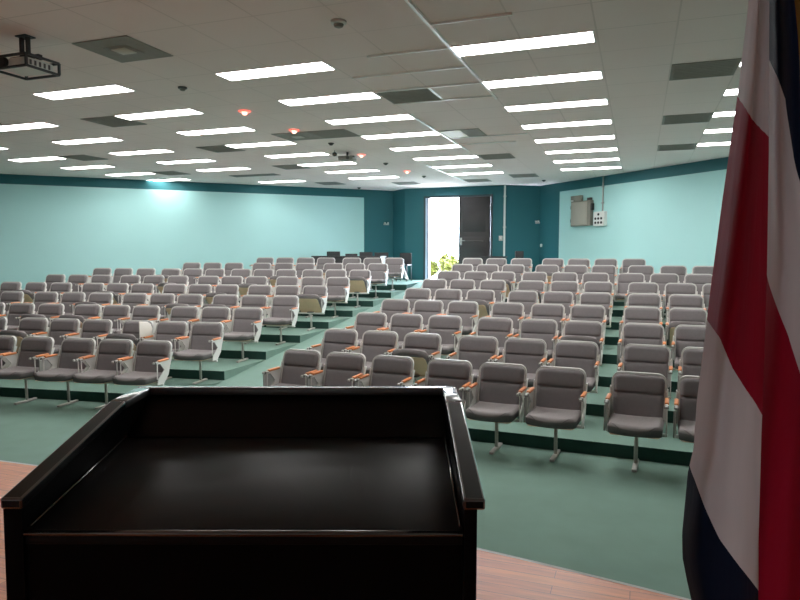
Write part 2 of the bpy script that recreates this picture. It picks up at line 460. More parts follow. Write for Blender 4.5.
# stage: boards over a low front, gently bowed edge with a pale nosing
SZ = 0.36
def stage_y(x): return 3.37 - 0.0257 * (x + 3.5) ** 2
xs = [-12 + 0.25 * i for i in range(0, 69)]
edge = [(x, stage_y(x)) for x in xs]
poly = edge + [(5.0, YB + 0.05), (-12.0, YB + 0.05)]
b = MB()
n = len(poly)
b.faces([(p[0], p[1], SZ) for p in poly], [tuple(range(n))[::-1]], M['stage'])
for i in range(n):
    p, q = poly[i], poly[(i + 1) % n]
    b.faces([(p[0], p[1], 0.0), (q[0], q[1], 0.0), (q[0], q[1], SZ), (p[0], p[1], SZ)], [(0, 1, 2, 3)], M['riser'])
struct(b.build('floor_stage'))
b = MB()
for (p, q) in zip(edge, edge[1:]):
    v = [(p[0], p[1] - 0.012, SZ + 0.001), (q[0], q[1] - 0.012, SZ + 0.001), (q[0], q[1] + 0.008, SZ + 0.001), (p[0], p[1] + 0.008, SZ + 0.001),
         (p[0], p[1] + 0.008, SZ - 0.03), (q[0], q[1] + 0.008, SZ - 0.03)]
    b.faces(v, [(0, 1, 2, 3), (3, 2, 5, 4)], M['shell'])
struct(b.build('trim_2'))

# ------------------------------------------------------------------ ceiling
b = MB()
b.box((LWE[0] - 0.2, YB - 0.2, CZ), (RWE[0] + 0.2, 18.2, CZ + 0.1), M['ceiling'])
struct(b.build('ceiling'))
b = MB()
for x, ya, yb in ((-1.605, 4.0, 7.6), (-2.835, 8.1, 9.2), (-2.835, 9.4, 11.2), (-4.065, 12.6, 15.6)):
    b.box((x - 0.012, ya, CZ - 0.022), (x + 0.012, yb, CZ - 0.0005), M['tbar'])
for y, xa, xb in ((5.032, -1.6, -0.95), (5.642, -2.4, -1.62), (6.252, -2.83, -1.62), (6.862, -2.83, -1.62), (7.472, -2.83, -1.62), (9.912, -2.8, -1.62), (10.522, -2.8, -1.9)):
    b.box((xa, y - 0.008, CZ - 0.018), (xb, y + 0.008, CZ - 0.0005), M['tbar'])
b.box((-2.235, 6.862, CZ - 0.006), (-2.205, 7.472, CZ - 0.0005), M['tbar'])
struct(b.build('trim_3'))

# ------------------------------------------------------------------ fluorescent fixtures
FW, FT = 1.20, 0.275
cols = [('behind the flag', 0.857, [1, 2, 3, 4, 5]), ('next inward from the flag', -1.605, list(range(8))), ('third from the flag', -4.065, list(range(8))),
        ('fourth from the flag', -6.54, list(range(8))), ('fifth from the flag', -9.009, [1, 2, 3, 4, 5, 7]), ('farthest from the flag', -11.503, [2, 3, 4, 5, 6])]
proto = None
for cname, x, rws in cols:
    for j, i in enumerate(rws):
        lab = 'lit fluorescent ceiling light, %s from the stage in the column %s' % (ORD[j + 1], cname)
        loc = (x + FW / 2, 5.642 + 1.22 * i + FT / 2, CZ - 0.001)
        if proto is None:
            proto = empty('fluorescent_light', lab, 'ceiling light', loc, 0, 'fluorescent lights in the ceiling')
            f = MB()
            w, h = FW / 2 + 0.012, FT / 2 + 0.012
            for lo, hi in (((-w, -h, -0.007), (w, -h + 0.014, 0)), ((-w, h - 0.014, -0.007), (w, h, 0)), ((-w, -h + 0.014, -0.007), (-w + 0.014, h - 0.014, 0)), ((w - 0.014, -h + 0.014, -0.007), (w, h - 0.014, 0))):
                f.box(lo, hi, M['fix_frame'])
            f.build('light_frame', proto)
            f = MB(); f.box((-w + 0.0145, -h + 0.0145, -0.0062), (w - 0.0145, h - 0.0145, -0.0005), M['lamp'])
            f.build('diffuser', proto)
        else:
            o = copy_tree(proto); o.location = loc; o['label'] = lab

# ------------------------------------------------------------------ vents and small ceiling pieces
def gridxy(gx, gy): return (-1.605 + 1.23 * gx, 5.642 + 0.61 * gy)
def vent(gx, gy, lab, diff=False, w=0.60, d=0.585):
    """A panel filling one half tile whose low corner is grid point gx, gy."""
    x, y = gridxy(gx, gy)
    e = empty('ceiling_vent', lab, 'air vent', (x + 0.3075, y + 0.305, CZ - 0.001), 0, 'grey vent panels in the ceiling')
    q = MB(); hw, hd = w / 2, d / 2
    q.box((-hw, -hd, -0.008), (hw, hd, 0), M['vent'])
    q.build('vent_panel', e)
    if diff:
        for s, z, mm in ((0.42, -0.014, M['vent']), (0.26, -0.020, M['vent_mid'])):
            r = MB(); r.box((-hw * s, -hd * s, z), (hw * s, hd * s, -0.0085), mm, 0.004, 1); r.build('vent_core', e)
    else:
        r = MB()
        for i in range(9):
            yy = -hd + 0.05 + (d - 0.1) * i / 8
            r.box((-hw + 0.03, yy - 0.006, -0.012), (hw - 0.03, yy + 0.006, -0.0085), M['vent'])
        r.build('vent_slats', e)
    return e
vent(-2.5, -2, 'square grey air diffuser with pale core, near the hanging projector', True)
vent(-4.5, 2, 'grey vent panel tucked beside the second light of the fourth column')
vent(-7, 6, 'grey vent panel near the long pale wall, beside the fifth column lights')
vent(-4.5, 6, 'grey vent panel touching the fourth light of the fourth column')
vent(-3, 5, 'grey air diffuser with pale core beside a glowing red lamp', True)
vent(-2.5, 5, 'plain grey vent panel joined to the diffuser by the red lamp')
vent(-1, 2, 'grey vent panel edged by white bars, between third column and next')
vent(-1, 10, 'dark grey vent panel beside the sixth light of the third column')
vent(-1, 15, 'dark grey vent panel above the dark door leaf, before the pipe')
vent(-2, 16, 'dark grey vent panel above the open doorway, beside last lights')
vent(-3.5, 16, 'dark grey vent panel nearest the dark wall corner before the doorway')
vent(-4.5, 10, 'grey vent panel beside the sixth light of the fourth column')
vent(-5, 15, 'grey vent panel close to the long wall near its dark end')
vent(-7, 10, 'grey vent panel by the bright spot on the long pale wall')
vent(1.5, 2, 'largest looking grey vent panel beside the flag, nearest the stage')
vent(1.5, 6, 'middle grey vent panel of the three beside the flag')
vent(1.5, 10, 'smallest looking grey vent panel of the three beside the flag')
e = empty('ceiling_vent', 'long thin dark air slot close to the long pale wall', 'air vent', (-8.34, 13.0, CZ - 0.001), 0, 'grey vent panels in the ceiling')
q = MB(); q.box((-0.6, -0.15, -0.008), (0.6, 0.15, 0), M['vent']); q.build('vent_panel', e)
q = MB()
for i in range(3): q.box((-0.57, -0.1 + 0.09 * i, -0.012), (0.57, -0.08 + 0.09 * i, -0.0085), M['dark_metal'])
q.build('vent_slats', e)
# grey panel; reflected glare painted on one half as a weak glow
x, y = gridxy(-1, 6)
e = empty('ceiling_panel', 'grey ceiling panel with yellowish glare painted on one side', 'ceiling panel', (x + 0.3075, y + 0.305, CZ - 0.001))
q = MB(); q.box((-0.3, -0.29, -0.008), (0.3, 0.29, 0), M['vent']); q.build('panel_tray', e)
q = MB(); q.box((-0.295, -0.285, -0.013), (0.02, 0.285, -0.0085), M['glow']); q.build('panel_glare', e)

dets = [(-2.26, 4.74, 'smoke detector alone on the ceiling above the lectern side of the hall'),
        (-4.74, 5.98, 'smoke detector between the hanging projector and first red lamp'),
        (-4.78, 9.72, 'tiny smoke detector just before the small rear projector'),
        (-5.16, 11.1, 'tiny smoke detector behind the small rear projector'),
        (-4.78, 12.17, 'tiny smoke detector beyond the third red lamp'),
        (-4.72, 14.43, 'tiny smoke detector beyond the last red lamp, towards the doorway'),
        (-7.17, 16.28, 'tiny smoke detector at the dark corner by the long wall'),
        (-2.22, 16.15, 'tiny smoke detector above the dark return wall by the pipe')]
for x, y, lab in dets:
    e = empty('smoke_detector', lab, 'smoke detector', (x, y, CZ - 0.001), 0, 'smoke detectors on the ceiling')
    q = MB(); q.lathe([(0.062, 0), (0.062, -0.018), (0.05, -0.024)][::-1], M['white_pl' if y < 5 else 'dark_metal'], 18); q.build('detector_base', e)
    q = MB(); q.lathe([(0.02, -0.050), (0.034, -0.044), (0.040, -0.03), (0.040, -0.0245)], M['box_edge' if y < 6 else 'dark_metal'], 18); q.build('detector_head', e)
    sc = 1.0 if y < 5 else 0.8
    e.scale = (sc, sc, sc)

for i, (x, y, lab) in enumerate([(-4.77, 7.22, 'small glowing red ceiling lamp nearest the stage'),
                                 (-4.80, 8.54, 'small glowing red ceiling lamp in front of the square diffuser'),
                                 (-4.80, 11.01, 'small glowing red ceiling lamp right beside the small rear projector'),
                                 (-4.79, 13.46, 'small glowing red ceiling lamp nearest the doorway')]):
    e = empty('ceiling_spot_lamp', lab, 'lamp', (x, y, CZ - 0.001), 0, 'red glowing spot lamps along the ceiling')
    q = MB(); q.lathe([(0.06, -0.016), (0.075, -0.012), (0.08, 0)], M['red_glow'], 18); q.build('lamp_ring', e)
    q = MB(); q.lathe([(0.010, -0.052), (0.026, -0.046), (0.034, -0.03), (0.03, -0.0165)], M['hot_glow'], 18); q.build('bulb', e)

# hanging projector in its open cage
e = empty('hanging_projector', 'grey projector in a black open cage hanging from the ceiling by a drop arm', 'projector', (-4.90, 4.17, CZ))
BK = M['black_plastic']
q = MB()
q.box((-0.06, -0.05, -0.010), (0.06, 0.05, -0.001), BK)
q.box((-0.055, -0.015, -0.165), (-0.030, 0.015, -0.0105), BK)
q.box((0.015, -0.015, -0.165), (0.040, 0.015, -0.0105), BK)
q.build('drop_arm', e)
q = MB(); r = 0.009
X0, X1, Y0, Y1, Z0, Z1 = -0.18, 0.20, -0.17, 0.15, -0.300, -0.205
for xx in (X0, X1):
    for yy in (Y0, Y1): q.box((xx - r, yy - r, Z0), (xx + r, yy + r, Z1), BK)
    for zz in (Z0, Z1): q.box((xx - r, Y0, zz - r), (xx + r, Y1, zz + r), BK)
for yy in (Y0, Y1):
    for zz in (Z0, Z1): q.box((X0, yy - r, zz - r), (X1, yy + r, zz + r), BK)
q.build('cage', e)
q = MB()
for yy in (0.0,):
    q.box((-0.162, yy - 0.02, -0.185), (0.162, yy + 0.02, -0.165), BK)
    for xx in (-0.15, 0.15): q.box((xx - 0.012, yy - 0.02, -0.205), (xx + 0.012, yy + 0.02, -0.1655), BK)
q.build('cage_bridge', e)
q = MB(); q.box((-0.155, -0.145, -0.288), (0.165, 0.125, -0.215), M['white_pl'], 0.012, 2)
for i in range(5): q.box((0.1655, -0.11 + 0.045 * i, -0.272), (0.168, -0.09 + 0.045 * i, -0.232), M['dark_metal'])
q.build('projector_body', e)
q = MB(); q.lathe([(0.02, 0.0), (0.045, 0.0), (0.045, 0.03), (0.03, 0.03)], BK, 18)
ln = q.build('lens', e); ln.location = (-0.07, -0.145, -0.25); ln.rotation_euler = (PI / 2, 0, 0)

e = empty('small_projector', 'small dark grey projector on the ceiling far back beside a red lamp', 'projector', (-4.93, 10.68, CZ - 0.001))
e.scale = (0.8, 0.8, 0.8)
q = MB(); q.tube([(0, 0, 0.0), (0, 0, -0.09)], 0.025, M['dark_metal']); q.build('drop_arm', e)
q = MB(); q.box((-0.17, -0.13, -0.18), (0.17, 0.13, -0.09), M['box_edge'], 0.014, 2); q.build('projector_body', e)
q = MB(); q.box((-0.19, -0.10, -0.125), (0.19, 0.10, -0.0905), M['dark_metal'], 0.006, 1); q.build('mount_bracket', e)
q = MB(); q.lathe([(0.03, 0), (0.04, 0.0), (0.04, 0.02), (0.03, 0.02)], M['dark_metal'], 14)
ln = q.build('lens', e); ln.location = (0.07, -0.13, -0.14); ln.rotation_euler = (PI / 2, 0, 0)
e = empty('ceiling_speaker', 'small black ball shaped speaker hanging beside the rear projector', 'speaker', (-5.06, 10.43, CZ - 0.001))
e.scale = (0.7, 0.7, 0.7)
q = MB(); q.tube([(0, 0, 0.0), (0, 0, -0.04)], 0.012, M['dark_metal']); q.build('speaker_stem', e)
q = MB(); q.lathe([(0.03, -0.14), (0.055, -0.12), (0.063, -0.09), (0.055, -0.06), (0.025, -0.041)], BK, 16); q.build('speaker_ball', e)

# ------------------------------------------------------------------ things on the walls
def frame_on(p0, p1):
    p0, p1 = Vector(p0), Vector(p1); d = (p1 - p0).normalized()
    return p0, d, math.atan2(d.y, d.x)
rp, rd, ra = frame_on(W3, RWE)           # local x along the wall, local -y into the hall
lp, ld, la = frame_on(LWE, W0)
def on_right(t, z): return (rp.x + rd.x * t, rp.y + rd.y * t, z)
def on_left(t, z):
    return (W0[0] - ld.x * t, W0[1] - ld.y * t, z)

e = empty('electrical_cabinet', 'grey metal electrical cabinet on the pale wall with gadget on top', 'electrical box', on_right(1.68, 2.57), ra)
q = MB(); q.box((-0.32, -0.11, 0), (0.36, -0.002, 0.60), M['box_edge'], 0.01, 2); q.build('cabinet_body', e)
q = MB(); q.box((-0.29, -0.128, 0.03), (0.27, -0.1105, 0.575), M['box_grey'], 0.008, 2); q.build('cabinet_door', e)
q = MB(); q.box((-0.36, -0.09, 0.601), (0.0, -0.002, 0.74), M['box_edge'], 0.008, 1); q.box((-0.33, -0.105, 0.605), (-0.25, -0.0905, 0.64), M['white_pl']); q.build('top_gadget', e)
q = MB(); q.box((0.22, -0.09, 0.601), (0.34, -0.02, 0.66), M['dark_metal'], 0.006, 1); q.build('conduit_hub', e)
q = MB(); q.box((0.361, -0.11, 0.36), (0.42, -0.03, 0.52), M['black_plastic'], 0.01, 2); q.build('switch_lever', e)
for zz in (0.10, 0.42):
    q = MB(); q.box((-0.345, -0.10, zz), (-0.3205, -0.04, zz + 0.08), M['dark_metal'], 0.004, 1); q.build('hinge', e)

e = empty('outlet_box', 'white box with rows of round black sockets on the pale wall', 'socket box', on_right(2.33, 2.55), ra)
q = MB(); q.box((-0.17, -0.11, 0), (0.17, -0.002, 0.33), M['white_pl'], 0.008, 2); q.build('socket_case', e)
for (ix, iz) in ((0, 2), (-1, 1), (0, 1), (1, 1), (-1, 0), (0, 0), (1, 0)):
    q = MB(); q.lathe([(0.022, 0), (0.03, 0.0), (0.03, 0.012), (0.022, 0.012)], M['black_plastic'], 14)
    s = q.build('socket', e); s.location = (ix * 0.095, -0.1105, 0.075 + iz * 0.095); s.rotation_euler = (PI / 2, 0, 0)
    s['label'] = 'round black socket'
e = empty('conduit_pipe', 'thin pale conduit dropping from the ceiling to the white socket box', 'pipe', on_right(2.36, 2.885), ra)
q = MB(); q.tube([(0, -0.02, 0), (0, -0.02, CZ - 2.887)], 0.016, M['shell']); q.build('conduit', e)
for zz in (0.18, 0.55):
    q = MB(); q.box((-0.03, -0.042, zz), (0.03, -0.002, zz + 0.025), M['steel']); q.build('pipe_clip', e)

e = empty('standing_pipe', 'pale vertical pipe from the ceiling down beside the dark door leaf', 'pipe', (W2[0] - 0.02, W2[1] - 0.035, zland(16.9)))
q = MB(); q.tube([(0, 0, 0.002), (0, 0, CZ - zland(16.9) - 0.002)], 0.026, M['white_pl'], 14); q.build('pipe_run', e)
for zz in (0.5, 1.4, 2.2):
    q = MB(); q.box((-0.04, -0.005, zz), (0.04, 0.032, zz + 0.03), M['steel']); q.build('pipe_clip', e)

e = empty('light_switch', 'small pale light switch beside the dark door leaf', 'switch', (-3.42, door_y(-3.42) - 0.001, 2.25))
q = MB(); q.box((-0.05, -0.012, 0), (0.05, 0, 0.13), M['shell'], 0.004, 1); q.build('switch_plate', e)
q = MB(); q.box((-0.015, -0.02, 0.045), (0.015, -0.0125, 0.085), M['white_pl'], 0.002, 1); q.build('rocker', e)

def wall_lamp(loc, rz, lab):
    e = empty('emergency_lamp', lab, 'wall lamp', loc, rz, 'small pale emergency lamps on the dark teal walls')
    q = MB(); q.box((-0.13, -0.07, 0), (0.13, -0.002, 0.07), M['shell'], 0.008, 1); q.build('lamp_case', e)
    for s in (-1, 1):
        q = MB(); q.lathe([(0.03, -0.03), (0.045, -0.01), (0.045, 0.02), (0.02, 0.03)], M['white_pl'], 14, (s * 0.08, -0.06, 0.101)); q.build('lamp_head', e)
    e.scale = (0.6, 0.6, 0.6)
    return e
wall_lamp((W3[0] - 0.02 - rd.x * 0.0, W3[1] - 0.10, 2.70), ra, 'small pale emergency lamp in the dark corner beyond the pipe')
wall_lamp(on_left(0.22, 2.72), la, 'small pale emergency lamp on the dark end of the long wall')
e = empty('wall_outlet', 'tiny white outlet low on the dark teal wall before the pale field', 'outlet', on_right(0.09, 2.09), ra)
q = MB(); q.box((-0.04, -0.012, 0), (0.04, -0.001, 0.08), M['white_pl'], 0.003, 1); q.build('outlet_plate', e)

# ------------------------------------------------------------------ desks and black chairs at the back
def desk(lab, loc, w, d, h, rz=0):
    e = empty('long_desk', lab, 'table', loc, rz)
    q = MB(); q.box((-w / 2, -d / 2, h - 0.035), (w / 2, d / 2, h), M['dark_wood'], 0.005, 1); q.build('desk_top', e)
    q = MB(); q.box((-w / 2 + 0.06, -d / 2 + 0.03, 0.22), (w / 2 - 0.06, -d / 2 + 0.05, h - 0.0355), M['dark_wood']); q.build('front_panel', e)
    for s in (-1, 1):
        q = MB(); q.box((s * (w / 2 - 0.04) - 0.018, -d / 2 + 0.05, 0.003), (s * (w / 2 - 0.04) + 0.018, d / 2 - 0.03, h - 0.0355), M['dark_wood']); q.build('desk_leg', e)
    return e
zt = zland(15.43)
desk('long dark desk behind the last seat row by the long wall', (-7.1, 15.43, zt), 1.95, 0.44, 1.845 - zt)
e = desk('narrow dark table standing before the closed door leaf', (-3.46, 16.3, zland(16.3)), 0.62, 0.4, 1.845 - zland(16.3))

def black_chair(lab, loc, rz, h, w=0.40):
    e = empty('stacking_chair', lab, 'chair', loc, rz, 'black chairs at the back of the hall')
    q = MB(); q.box((-w / 2, 0.17, h - 0.30), (w / 2, 0.20, h), M['black_plastic'], 0.02, 3); q.build('backrest', e)
    q = MB(); q.box((-w / 2, -0.15, 0.42), (w / 2, 0.165, 0.455), M['black_plastic'], 0.012, 2); q.build('seat', e)
    for sx in (-1, 1):
        q = MB(); q.tube([(sx * (w / 2 - 0.02), -0.14, 0.003), (sx * (w / 2 - 0.03), -0.13, 0.4195)], 0.012, M['dark_metal']); q.build('leg', e)
        q = MB(); q.tube([(sx * (w / 2 - 0.02), 0.20, 0.003), (sx * (w / 2 - 0.03), 0.212, 0.42), (sx * (w / 2 - 0.03), 0.212, h - 0.08)], 0.012, M['dark_metal']); q.build('leg', e)
    return e
for (x0, x1, zt_, lab) in ((-8.02, -7.62, 1.965, 'black chair behind the desk, at its end by the pale wall'), (-7.52, -7.16, 1.905, 'lowest black chair behind the desk, second along'),
                           (-7.10, -6.72, 1.95, 'black chair behind the middle of the dark desk'), (-6.66, -6.26, 1.94, 'black chair behind the desk, at its doorway end')):
    zf = zland(15.9)
    black_chair(lab, ((x0 + x1) / 2, 15.83 if x0 < -7.6 else 15.95, zf), 0, zt_ - zf, x1 - x0)
zf = zland(16.2)
black_chair('black chair standing alone past the desk beside the dark corner', (-5.86, 16.2, zf), 0, 1.93 - zf, 0.34)
e = empty('floor_speaker', 'small black loudspeaker on a stand before the dark return wall', 'speaker', (-2.84, 16.45, zland(16.4)), 0.3)
q = MB(); q.box((-0.1, -0.1, 0.56), (0.1, 0.1, 0.80), M['black_plastic'], 0.01, 2); q.build('speaker_box', e)
q = MB(); q.tube([(0, 0, 0.02), (0, 0, 0.559)], 0.018, M['dark_metal']); q.build('stand_pole', e)
q = MB(); q.lathe([(0.14, 0.002), (0.14, 0.012), (0.03, 0.019)], M['dark_metal'], 18); q.build('stand_base', e)

# ------------------------------------------------------------------ auditorium seats
BT, BB = 0.785, 0.385            # back cushion top and bottom
def lean(z): return -0.125 * (BT - z) / (BT - BB)

def cushion_grid(hw, rad, fy, thick, nu=18, nv=44):
    """Back cushion: two padded rolls, rounded top corners, lying on the leaning plane."""
    t = bmesh.new(); front, back = [], []
    for j in range(nv + 1):
        v = j / nv; z = BB + (BT - BB) * v
        half = hw - 0.012 * (1 - v)
        top = BT - z
        if top < rad: half -= rad - math.sqrt(max(0, rad * rad - (rad - top) ** 2))
        bot = z - BB
        if bot < 0.03: half -= 0.03 - math.sqrt(max(0, 0.03 ** 2 - (0.03 - bot) ** 2))
        g = abs(z - 0.625)
        roll = 1 - 0.55 * math.exp(-(g / 0.0075) ** 2) - 0.18 * math.exp(-(g / 0.03) ** 2)
        rf, rb = [], []
        for i in range(nu + 1):
            u = -1 + 2 * i / nu
            ed = min(1, (1 - abs(u)) / 0.16); ed = math.sqrt(max(0, 1 - (1 - ed) ** 2))
            ev = min(1, min(top, bot) / 0.035); ev = math.sqrt(max(0, 1 - (1 - ev) ** 2))
            p = thick * (0.25 + 0.75 * roll * ed * ev) * (1 - 0.12 * (1 - u * u))
            rf.append(t.verts.new((half * u, lean(z) + fy - p, z))); rb.append(t.verts.new((half * u, lean(z) + fy, z)))
        front.append(rf); back.append(rb)
    for j in range(nv):
        for i in range(nu):
            t.faces.new([front[j][i], front[j][i + 1], front[j + 1][i + 1], front[j + 1][i]])
            t.faces.new([back[j][i], back[j + 1][i], back[j + 1][i + 1], back[j][i + 1]])
        t.faces.new([front[j][0], front[j + 1][0], back[j + 1][0], back[j][0]])
        t.faces.new([front[j][nu], back[j][nu], back[j + 1][nu], front[j + 1][nu]])
    for i in range(nu):
        t.faces.new([front[0][i], back[0][i], back[0][i + 1], front[0][i + 1]])
        t.faces.new([front[nv][i], front[nv][i + 1], back[nv][i + 1], back[nv][i]])
    return t

def round_rect(hw, z0, z1, rt, rb, n=6):
    pts = []
    for cx, cz, r, a0 in ((hw - rt, z1 - rt, rt, 0), (-hw + rt, z1 - rt, rt, 90), (-hw + rb, z0 + rb, rb, 180), (hw - rb, z0 + rb, rb, 270)):
        for i in range(n + 1):
            a = math.radians(a0 + 90 * i / n); pts.append((cx + r * math.cos(a), cz + r * math.sin(a)))
    return pts

PIV = (-0.235, 0.375)
def seat_mesh():
    """Dished seat cushion in coordinates about the tip-up hinge (y forward is negative)."""
    t = bmesh.new(); nu, nv = 18, 16; top, bot = [], []
    y0, y1 = -0.12 - PIV[0], -0.585 - PIV[0]
    for j in range(nv + 1):
        v = j / nv; y = y0 + (y1 - y0) * v
        half = 0.226 - 0.003 * v
        dv = (1 - v) * abs(y1 - y0)
        if dv < 0.075: half -= 0.075 - math.sqrt(max(0, 0.075 ** 2 - (0.075 - dv) ** 2))
        if v * abs(y1 - y0) < 0.03: half -= 0.03 - math.sqrt(max(0, 0.03 ** 2 - (0.03 - v * abs(y1 - y0)) ** 2))
        rt, rb = [], []
        for i in range(nu + 1):
            u = -1 + 2 * i / nu
            bow = 0.035 * v * v * (1 - u * u)                      # front edge bows towards the sitter's knees
            crown = 0.064 - 0.020 * math.sin(PI * min(1, v * 1.2)) * (1 - u * u) + 0.012 * u * u * v
            ed = min(1, (1 - abs(u)) / 0.09); ed = math.sqrt(max(0, 1 - (1 - ed) ** 2))
            ev = min(1, min(v, 1 - v) / 0.06); ev = math.sqrt(max(0, 1 - (1 - ev) ** 2))
            zt = -0.005 + (crown + 0.005) * (0.62 + 0.38 * ed * ev)
            rt.append(t.verts.new((half * u, y - bow, zt)))
            rb.append(t.verts.new((half * u * 0.97, y - bow * 0.9 + 0.012 * v, -0.022 + 0.006 * v)))
        top.append(rt); bot.append(rb)
    for j in range(nv):
        for i in range(nu):
            t.faces.new([top[j][i], top[j][i + 1], top[j + 1][i + 1], top[j + 1][i]])
            t.faces.new([bot[j][i], bot[j + 1][i], bot[j + 1][i + 1], bot[j][i + 1]])
        t.faces.new([top[j][0], top[j + 1][0], bot[j + 1][0], bot[j][0]])
        t.faces.new([top[j][nu], bot[j][nu], bot[j + 1][nu], top[j + 1][nu]])
    for i in range(nu):
        t.faces.new([top[0][i], bot[0][i], bot[0][i + 1], top[0][i + 1]])
        t.faces.new([top[nv][i], top[nv][i + 1], bot[nv][i + 1], bot[nv][i]])
    return t

def make_seat(folded, tablet_up=False, tablet=True):
    root = empty('auditorium_seat', 'seat', 'seat')
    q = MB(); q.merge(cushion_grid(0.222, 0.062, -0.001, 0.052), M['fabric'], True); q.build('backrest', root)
    # pale shell: a plate a finger wider than the cushion, following its lean
    q = MB()
    out = round_rect(0.2375, BB - 0.005, BT + 0.014, 0.076, 0.03)
    n = len(out)
    vs = [(p[0], lean(p[1]) - 0.016, p[1]) for p in out] + [(p[0] * 0.985, lean(p[1]) + 0.024, p[1]) for p in out]
    q.faces(vs, [tuple(range(n))[::-1], tuple(range(n, 2 * n))] + [(i, (i + 1) % n, n + (i + 1) % n, n + i) for i in range(n)], M['shell'], False)
    q.build('back_shell', root)
    st = MB(); st.merge(seat_mesh(), M['fabric_lit'], True)
    st.bm.normal_update(); kb = st.slot(M['fabric_shade'])
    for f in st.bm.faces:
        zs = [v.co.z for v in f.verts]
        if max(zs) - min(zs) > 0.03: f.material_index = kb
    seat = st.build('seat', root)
    seat.location = (0, PIV[0], PIV[1])
    if folded: seat.rotation_euler = (-math.radians(44), 0, 0)
    q = MB(); q.prism([(-0.205, 0.09), (0.205, 0.09), (0.205, -0.285), (0.185, -0.32), (-0.185, -0.32), (-0.205, -0.285)], 'z', -0.028, -0.0225, M['board'])
    q.build('seat_board', seat)['label'] = 'beige board under the seat'
    # side standards: plate with the arrow notch, front strut, and the bent ear beside the backrest
    side = [(-0.03, 0.60), (0.002, 0.655), (-0.045, 0.655), (-0.075, 0.585), (-0.345, 0.585), (-0.345, 0.572), (-0.30, 0.565), (-0.215, 0.475), (-0.33, 0.375), (-0.35, 0.315), (-0.19, 0.315), (-0.10, 0.40)]
    side = [(-0.005, 0.668), (-0.055, 0.668), (-0.085, 0.586), (-0.36, 0.586), (-0.36, 0.570), (-0.285, 0.562), (-0.20, 0.478), (-0.325, 0.385), (-0.355, 0.318), (-0.215, 0.318), (-0.115, 0.41), (-0.075, 0.52)]
    for s in (-1, 1):
        q = MB(); q.prism(side, 'x', s * 0.240, s * 0.249, M['metal'])
        q.box((s * 0.2445 - 0.0045, -0.352, 0.384), (s * 0.2445 + 0.0045, -0.340, 0.5695), M['metal'])
        q.box((min(s * 0.226, s * 0.2397), -0.060, 0.52), (max(s * 0.226, s * 0.2397), -0.048, 0.66), M['metal'])
        sd = q.build('side_panel', root)
        q = MB(); q.box((s * 0.2430 - 0.0175, -0.325, 0.5865), (s * 0.2430 + 0.0175, -0.115, 0.612), M['wood_pad'], 0.008, 2)
        q.build('armrest_pad', sd)['label'] = 'orange wood armrest pad'
        q = MB(); q.box((s * 0.2430 - 0.014, -0.43, 0.575), (s * 0.2430 + 0.014, -0.3265, 0.600), M['bracket'], 0.008, 2)
        q.tube([(s * 0.2430 - 0.0175, -0.40, 0.588), (s * 0.2430 + 0.0175, -0.40, 0.588)], 0.015, M['dark_metal'], 8)
        q.build('arm_bracket', sd)
    # writing tablet on the arm nearest the viewer's left (the sitter's right)
    if tablet_up:
        q = MB(); q.prism([(-0.42, 0.0), (-0.15, 0.0), (-0.13, 0.09), (-0.16, 0.16), (-0.24, 0.20), (-0.42, 0.22)], 'x', -0.007, 0.007, M['tablet_white'], 0.004)
        tb = q.build('tablet', root); tb.location = (-0.243, 0, 0.613)
        tb['label'] = 'raised white writing tablet'
    elif tablet:
        q = MB(); q.prism([(-0.40, 0.33), (-0.16, 0.36), (-0.15, 0.44), (-0.20, 0.555), (-0.40, 0.565)], 'x', -0.2625, -0.2505, M['tablet'], 0.003)
        q.build('tablet', root)
    q = MB(); q.box((-0.2535, -0.25, 0.288), (0.2535, -0.215, 0.3165), M['metal'], 0.005, 1); q.build('support_bar', root)
    q = MB(); q.tube([(0, -0.235, 0.2875), (0, -0.225, 0.022)], 0.017, M['bracket'], 12)
    q.box((-0.05, -0.31, 0.3175), (0.05, -0.17, 0.331), M['dark_metal'])
    q.build('post', root)
    q = MB(); q.box((-0.022, -0.42, 0.001), (0.022, -0.075, 0.026), M['bracket'], 0.007, 2); q.build('foot', root)
    return root

LEFT = {1: [-7.83, -7.27, -6.67, -6.14, -5.61], 2: [-9.1, -8.39, -7.87, -7.34, -6.67, -6.16, -5.62], 3: [-10.28, -9.7, -9.14, -8.44, -7.93, -7.4, -6.72, -6.2, -5.66],
        4: [-11.01, -10.28, -9.71, -9.15, -8.46, -7.92, -7.39, -6.72, -6.19, -5.63], 5: [-12.16, -11.57, -10.98, -10.25, -9.71, -9.16, -8.47, -7.94, -7.38, -6.71, -6.17, -5.63],
        6: [-12.14, -11.57, -11.0, -10.3, -9.74, -9.18, -8.48, -7.95, -7.41, -6.74, -6.2, -5.67], 7: [-11.91, -11.35, -10.77, -10.13, -9.58, -9.04, -8.41, -7.87, -7.34, -6.73, -6.2, -5.66],
        8: [-10.36, -9.81, -9.25, -8.53, -7.97, -7.44, -6.74, -6.22, -5.68], 9: [-9.06, -8.52, -7.97, -7.43, -6.76, -6.22, -5.68]}
MID = {1: [-3.52, -2.97, -2.41, -1.78, -1.23, -0.67], 2: [-3.53, -2.98, -2.42, -1.73, -1.18, -0.62], 3: [-3.54, -3.0, -2.44, -1.75, -1.18, -0.63],
       4: [-3.56, -3.01, -2.46, -1.78, -1.2, -0.65], 5: [-3.54, -2.99, -2.43, -1.73, -1.18, -0.61], 6: [-3.56, -3.02, -2.45, -1.76, -1.19, -0.63],
       7: [-3.58, -3.02, -2.47, -1.86, -1.3, -0.74], 8: [-3.57, -3.01, -2.46, -1.76, -1.19, -0.65], 9: [-3.6, -3.04, -2.47, -1.77, -1.22, -0.66]}
